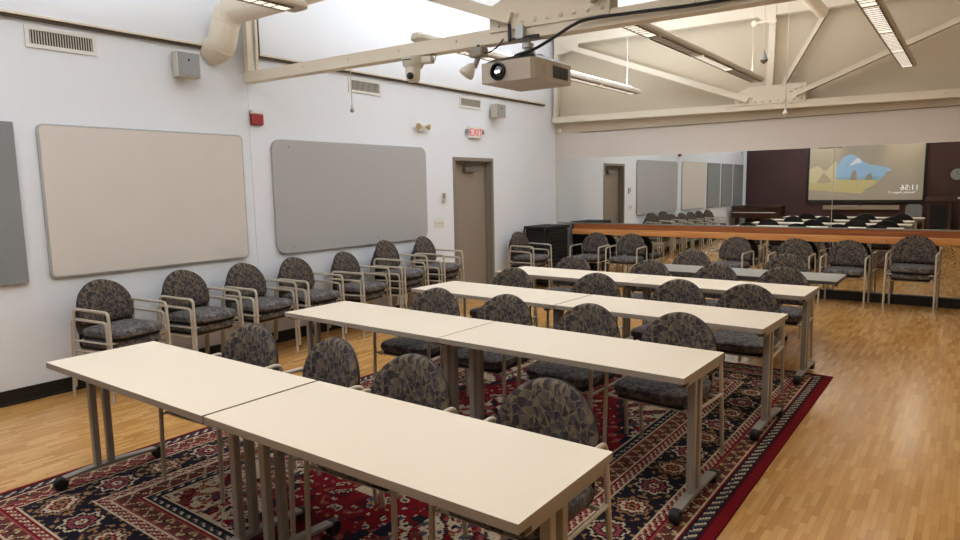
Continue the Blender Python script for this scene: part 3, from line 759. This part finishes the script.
NTH = ['leftmost', 'second from left', 'third from left', 'rightmost']
CR = [([2.71, 3.40, 4.04, 4.80], 2.10, 'nearest table row'), ([2.73, 3.40, 4.10, 4.73], 3.80, 'second table row'),
      ([2.50, 3.43, 4.20, 4.78], 5.24, 'third table row'), ([2.44, 3.37, 4.08, 4.74], 6.62, 'fourth table row')]
jit = [[4, -6, 2, 0], [3, 2, -2, -3], [0, 4, -3, 2], [3, 0, -4, 2]]
for i, (xs, y, nm) in enumerate(CR):
    for k, x in enumerate(xs):
        z = RZ if y+.3 < 6.27 and not (x-.3 < 1.84) else 0
        put(x, y+(.0, .02, -.01, .0)[k], jit[i][k], 'patterned armchair with round back tucked behind the %s, %s' % (nm, NTH[k]), G1, z)
put(3.40, 7.93, 3, 'patterned armchair behind the grey table, the left one of two', G1)
put(4.48, 7.93, -2, 'patterned armchair behind the grey table, the right one of two', G1)
# stacks along the left wall, facing into the room
G2 = 'stacked armchairs along the left wall'
ST = [(.37, 2.56, 2, 'nearest the camera', 101), (.36, 3.29, 2, 'second along the wall', 100), (.36, 3.94, 2, 'under the seam between the boards', 99), (.36, 4.57, 2, 'under the left end of the grey board', 98),
      (.36, 5.31, 2, 'under the middle of the grey board', 102), (.36, 5.95, 3, 'under the right end of the grey board', 101), (.36, 6.68, 3, 'just left of the door', 102), (.40, 8.98, 2, 'right of the door', 90)]
DZS = .088
for x, y, n, where, a in ST:
    for k in range(n):
        lv = {2: ['bottom', 'top'], 3: ['bottom', 'middle', 'top']}[n][k]
        put(x+k*.045, y, a, '%s armchair of the wall stack %s' % (lv, where), G2, k*DZS)
# chairs in front of the mirrors
G3 = 'armchairs standing in front of the mirrors'
MR = [(.90, 0, 1, 'beside the black cart'), (1.57, 2, 1, 'second from the black cart'), (3.26, -6, 1, 'behind the left end of the grey table'), (4.12, 0, 1, 'behind the right half of the grey table'),
      (4.80, 0, 1, 'beside the right corner of the grey table'), (5.58, -2, 2, 'at the far right')]
for x, a, n, where in MR:
    for k in range(n):
        lb = 'patterned armchair before the mirror, %s' % where
        if n == 2: lb += [', lower of two', ', upper of two'][k]
        put(x, 10.23-k*.045, a, lb, G3, k*DZS)

# ------------------------------------------------------------------ black cart in the corner
t = root('storage_cart', (.30, 9.75, 0), 0, 'tall black covered cart standing in the corner by the mirror', 'cart')
obj('cover', box(NB(), -.22, -.33, .06, .24, .33, .98, .03), CLOTH, t)
obj('lid', box(NB(), -.24, -.36, .97, .26, .36, 1.02, .015), CLOTH, t)
bm = NB()
for k in range(13): box(bm, .24, -.32, .12+k*.065, .248, .32, .135+k*.065)
obj('side_slats', bm, BLK, t)
for s in (-.2, .2): obj('frame_tube', tube(NB(), rnd([(s, -.33, .30), (s, -.40, .35), (s, -.40, .97), (s, -.33, 1.0)], .04), .014, 8), BLK, t, True)
for a in (-.17, .2):
    for b in (-.32, .32): obj('caster', lathe(NB(), [(.015, -.015), (.03, -.012), (.03, .012), (.015, .015)], (a, b, .03), (1, 0, 0), 12), RUB, t, True)

# ------------------------------------------------------------------ back of the room (seen in the mirrors)
SX0, SX1, SZ0, SZ1 = 2.0, 4.97, 1.12, 2.83
t = root('projection_screen', (0, BK, 0), 0, 'lit projection screen with a black border on the maroon wall', 'screen')
obj('screen_border', box(NB(), SX0-.06, .05, SZ0-.06, SX1+.06, .058, SZ1+.04), BLK, t)
obj('screen_case', box(NB(), SX0-.12, 0, SZ1+.04, SX1+.12, .11, SZ1+.16, .01), BLK, t)
obj('weight_bar', tube(NB(), [(SX0-.06, .054, SZ0-.07), (SX1+.06, .054, SZ0-.07)], .015, 8), BLK, t)
def EM(name, c, s=1): return mat(name, (130, 127, 122), .9, emit=c, es=s, spec=.1)
sw, sh = SX1-SX0, SZ1-SZ0
def S(u, v): return SX0+(u-58)/(738-58)*sw, (SZ0+1.57/1.0*(364-v)/322) if False else SZ0+(364-v)/(364-42)*(2.69-SZ0)
def shape(name, pts, c, lay, s=1.0, lb=None):
    bm = NB(); vv = [bm.verts.new((S(a, b)[0], .0585+lay*.0006, S(a, b)[1])) for a, b in pts]; bm.faces.new(vv)
    return obj(name, bm, EM(name+'_glow', c, s), t, label=lb)
ES = .6
bm = NB(); box(bm, SX0, .0582, SZ0, SX1, .0588, SZ1); obj('screen_surface', bm, EM('screen_glow', (160, 140, 116), .5), t)
shape('picture_sky', [(228, 222), (228, 160), (235, 145), (270, 100), (300, 86), (330, 88), (390, 130), (430, 152), (470, 157), (520, 166), (560, 185), (524, 200), (515, 222)], (120, 178, 220), 2, ES)
shape('picture_cloud', [(305, 155), (345, 115), (362, 108), (380, 130), (372, 142), (350, 140), (330, 150)], (225, 232, 236), 3, ES)
shape('picture_sea', [(228, 222), (515, 222), (507, 236), (495, 245), (228, 238)], (96, 160, 176), 2, ES)
shape('picture_sand', [(228, 238), (495, 245), (440, 285), (408, 300), (388, 326), (228, 314), (58, 298), (58, 255), (150, 262), (228, 250)], (196, 174, 92), 2, ES)
shape('picture_rock', [(318, 242), (322, 205), (330, 188), (342, 182), (352, 196), (356, 242)], (120, 104, 66), 4, ES)
shape('picture_rock', [(408, 243), (412, 215), (430, 207), (436, 194), (442, 212), (446, 243)], (120, 104, 66), 4, ES)
shape('picture_cave_wall', [(58, 255), (58, 170), (110, 150), (160, 185), (228, 120), (228, 250), (150, 262)], (206, 188, 132), 2, ES)
shape('picture_hollow', [(105, 256), (150, 190), (205, 250), (150, 262)], (160, 138, 90), 3, ES)
TXT = EM('screen_text_glow', (255, 255, 255), .95)
x, z = S(664, 305); text_mesh('clock_text', '11:56', .205, TXT, (x, .0625, z), (PI/2, 0, PI), t, .0004)
x, z = S(622, 325); text_mesh('date_text', 'Thursday, August 17', .082, TXT, (x, .0625, z), (PI/2, 0, PI), t, .0004)
t = root('soundbar', (3.43, BK, .83), 0, 'long taupe bar speaker on the wall under the screen', 'speaker')
obj('cabinet', box(NB(), -1.0, .01, 0, 1.0, .12, .13, .01), mat('bar_taupe', (150, 134, 118), .6, noise=.05), t)
obj('sensor', box(NB(), -.03, .12, .12, .03, .135, .145), BLK, t)
t = root('wall_clock', (5.74, BK, 1.82), 0, 'round white wall clock on the maroon wall', 'clock')
obj('rim', lathe(NB(), [(.15, 0), (.155, .02), (.15, .035), (.135, .035)], (0, 0, 0), (0, 1, 0), 32), PLG, t, True)
obj('face', lathe(NB(), [(.134, .03), (.001, .031)], (0, 0, 0), (0, 1, 0), 32), PAPER, t)
bm = NB(); prism(bm, [(-.006, 0), (.006, 0), (.004, .11), (-.004, .11)], .003, (0, .034, 0), 'xz'); prism(bm, [(0, -.005), (.08, -.003), (.08, .003), (0, .005)], .003, (0, .034, 0), 'xz')
obj('hands', bm, BLK, t)
t = root('lectern', (5.42, BK+.75, 0), 0, 'dark wood lectern with a sloped top by the maroon wall', 'lectern')
obj('cabinet', box(NB(), -.27, -.25, .05, .27, .25, 1.08, .008), LECT, t); obj('front_panel', box(NB(), -.2, .25, .1, .2, .256, 1.0), BLK, t)
obj('sloped_top', prism(NB(), [(-.3, 1.2), (-.3, 1.23), (.3, 1.12), (.3, 1.09)], .68, (-.34, 0, 0), 'yz'), LECT, t)
obj('base', box(NB(), -.3, -.28, 0, .3, .28, .05), LECT, t)
t = root('microphone', (5.3, BK+.85, 1.15), 0, 'gooseneck microphone rising from the lectern', 'microphone')
obj('gooseneck', tube(NB(), smooth([(0, 0, -.005), (0, .0, .12), (.05, .02, .22), (.12, .04, .26)]), .005, 6), BLK, t); obj('capsule', lathe(NB(), [(.005, 0), (.014, .01), (.014, .05), (.004, .06)], (.12, .04, .26), (1, .3, .3), 10), BLK, t, True)
t = root('office_chair', (4.80, BK+.55, 0), 0, 'grey mesh office chair beside the lectern', 'chair')
bm = prism(NB(), rrect(-.2, .5, .2, 1.0, .1), .04, (0, -.2, 0), 'xz'); obj('backrest', bm, mat('grey_mesh', (140, 140, 140), .9, noise=.2, nscale=120), t, True)
obj('seat', box(NB(), -.23, -.18, .42, .23, .25, .49, .02), CHB, t); obj('gas_post', tube(NB(), [(0, 0, .1), (0, 0, .43)], .03, 10), BLK, t, True)
bm = NB()
for k in range(5): q = k*2*PI/5; tube(bm, [(0, 0, .11), (.27*math.cos(q), .27*math.sin(q), .06)], .018, 6); lathe(bm, [(.02, -.015), (.03, 0), (.02, .015)], (.27*math.cos(q), .27*math.sin(q), .03), (1, 0, 0), 10)
obj('star_base', bm, BLK, t); obj('back_bar', box(NB(), -.03, -.2, .44, .03, -.16, .6), BLK, t)
t = root('side_desk', (6.25, BK+.6, 0), 0, 'dark desk with a light top right of the lectern, seen in the mirror', 'desk')
obj('desktop', box(NB(), -.45, -.4, 1.16, .7, .4, 1.2, .005), PAPER, t); obj('cabinet', box(NB(), -.4, -.35, 0, .65, .35, 1.16), LECT, t)
# piano
t = root('grand_piano', (.78, -.62, 0), 0, 'dark brown grand piano in the corner before the maroon wall', 'piano')
out = [(-.62, .72), (-.62, -.72), (.25, -.72), (.5, -.66), (.66, -.5), (.7, -.3), (.66, 0), (.68, .3), (.74, .5), (.74, .72)]
obj('case', prism(NB(), out, .30, (0, 0, .64), 'xy'), PIANO, t); obj('lid', prism(NB(), [(a*1.02, b*1.02) for a, b in out], .03, (0, 0, .945), 'xy'), PIANO, t)
obj('key_slip', box(NB(), -.6, .72, .62, .7, .86, .78, .01), PIANO, t)
bm = NB(); box(bm, -.55, .74, .78, .65, .85, .795); obj('keyboard', bm, PAPER, t)
for a, b in ((-.5, .55), (.58, .55), (-.2, -.6)):
    obj('leg', tube(NB(), [(a, b, 0), (a, b, .2), (a, b, .64)], [.035, .05, .07], 10), PIANO, t, True)
bm = NB(); tube(bm, [(0, .5, .64), (0, .5, .12)], .02, 8); box(bm, -.1, .42, .1, .1, .56, .13); obj('pedal_lyre', bm, PIANO, t)

# ------------------------------------------------------------------ warm spots on the screen wall
def spot(x, y, z, tx, ty, tz_, e, col, size=60, rad=.04):
    t = root('ceiling_spotlight', (x, y, z), 0, 'small ceiling spotlight aimed at the maroon wall, outside the photo', 'spotlight', 'spotlights over the screen')
    d = (Vector((tx, ty, tz_))-Vector((x, y, z))).normalized()
    obj('can', lathe(NB(), [(.03, -.14), (.05, -.12), (.055, -.03), (.05, -.03), (.045, -.1)], (0, 0, 0), d, 16), BLK, t, True)
    obj('stem', tube(NB(), [-d*.1, (-d.x*.1, -d.y*.1, HC-z)], .01, 6), BLK, t)
    l = bpy.data.lights.new('spot', 'SPOT'); l.energy = e; l.color = col; l.spot_size = math.radians(size); l.spot_blend = .7; l.shadow_soft_size = rad
    o = bpy.data.objects.new('spot', l); C.objects.link(o); o.location = (x, y, z)
    o.rotation_euler = d.to_track_quat('-Z', 'Y').to_euler()
spot(2.5, BK+.7, 3.7, 2.45, BK, 2.85, 120, (1, .8, .5), 55); spot(4.6, BK+.7, 3.7, 4.5, BK, 2.85, 120, (1, .8, .5), 55)

w_ = bpy.data.worlds.new('world'); sc.world = w_; w_.use_nodes = True
w_.node_tree.nodes['Background'].inputs[0].default_value = (.5, .52, .55, 1); w_.node_tree.nodes['Background'].inputs[1].default_value = .0
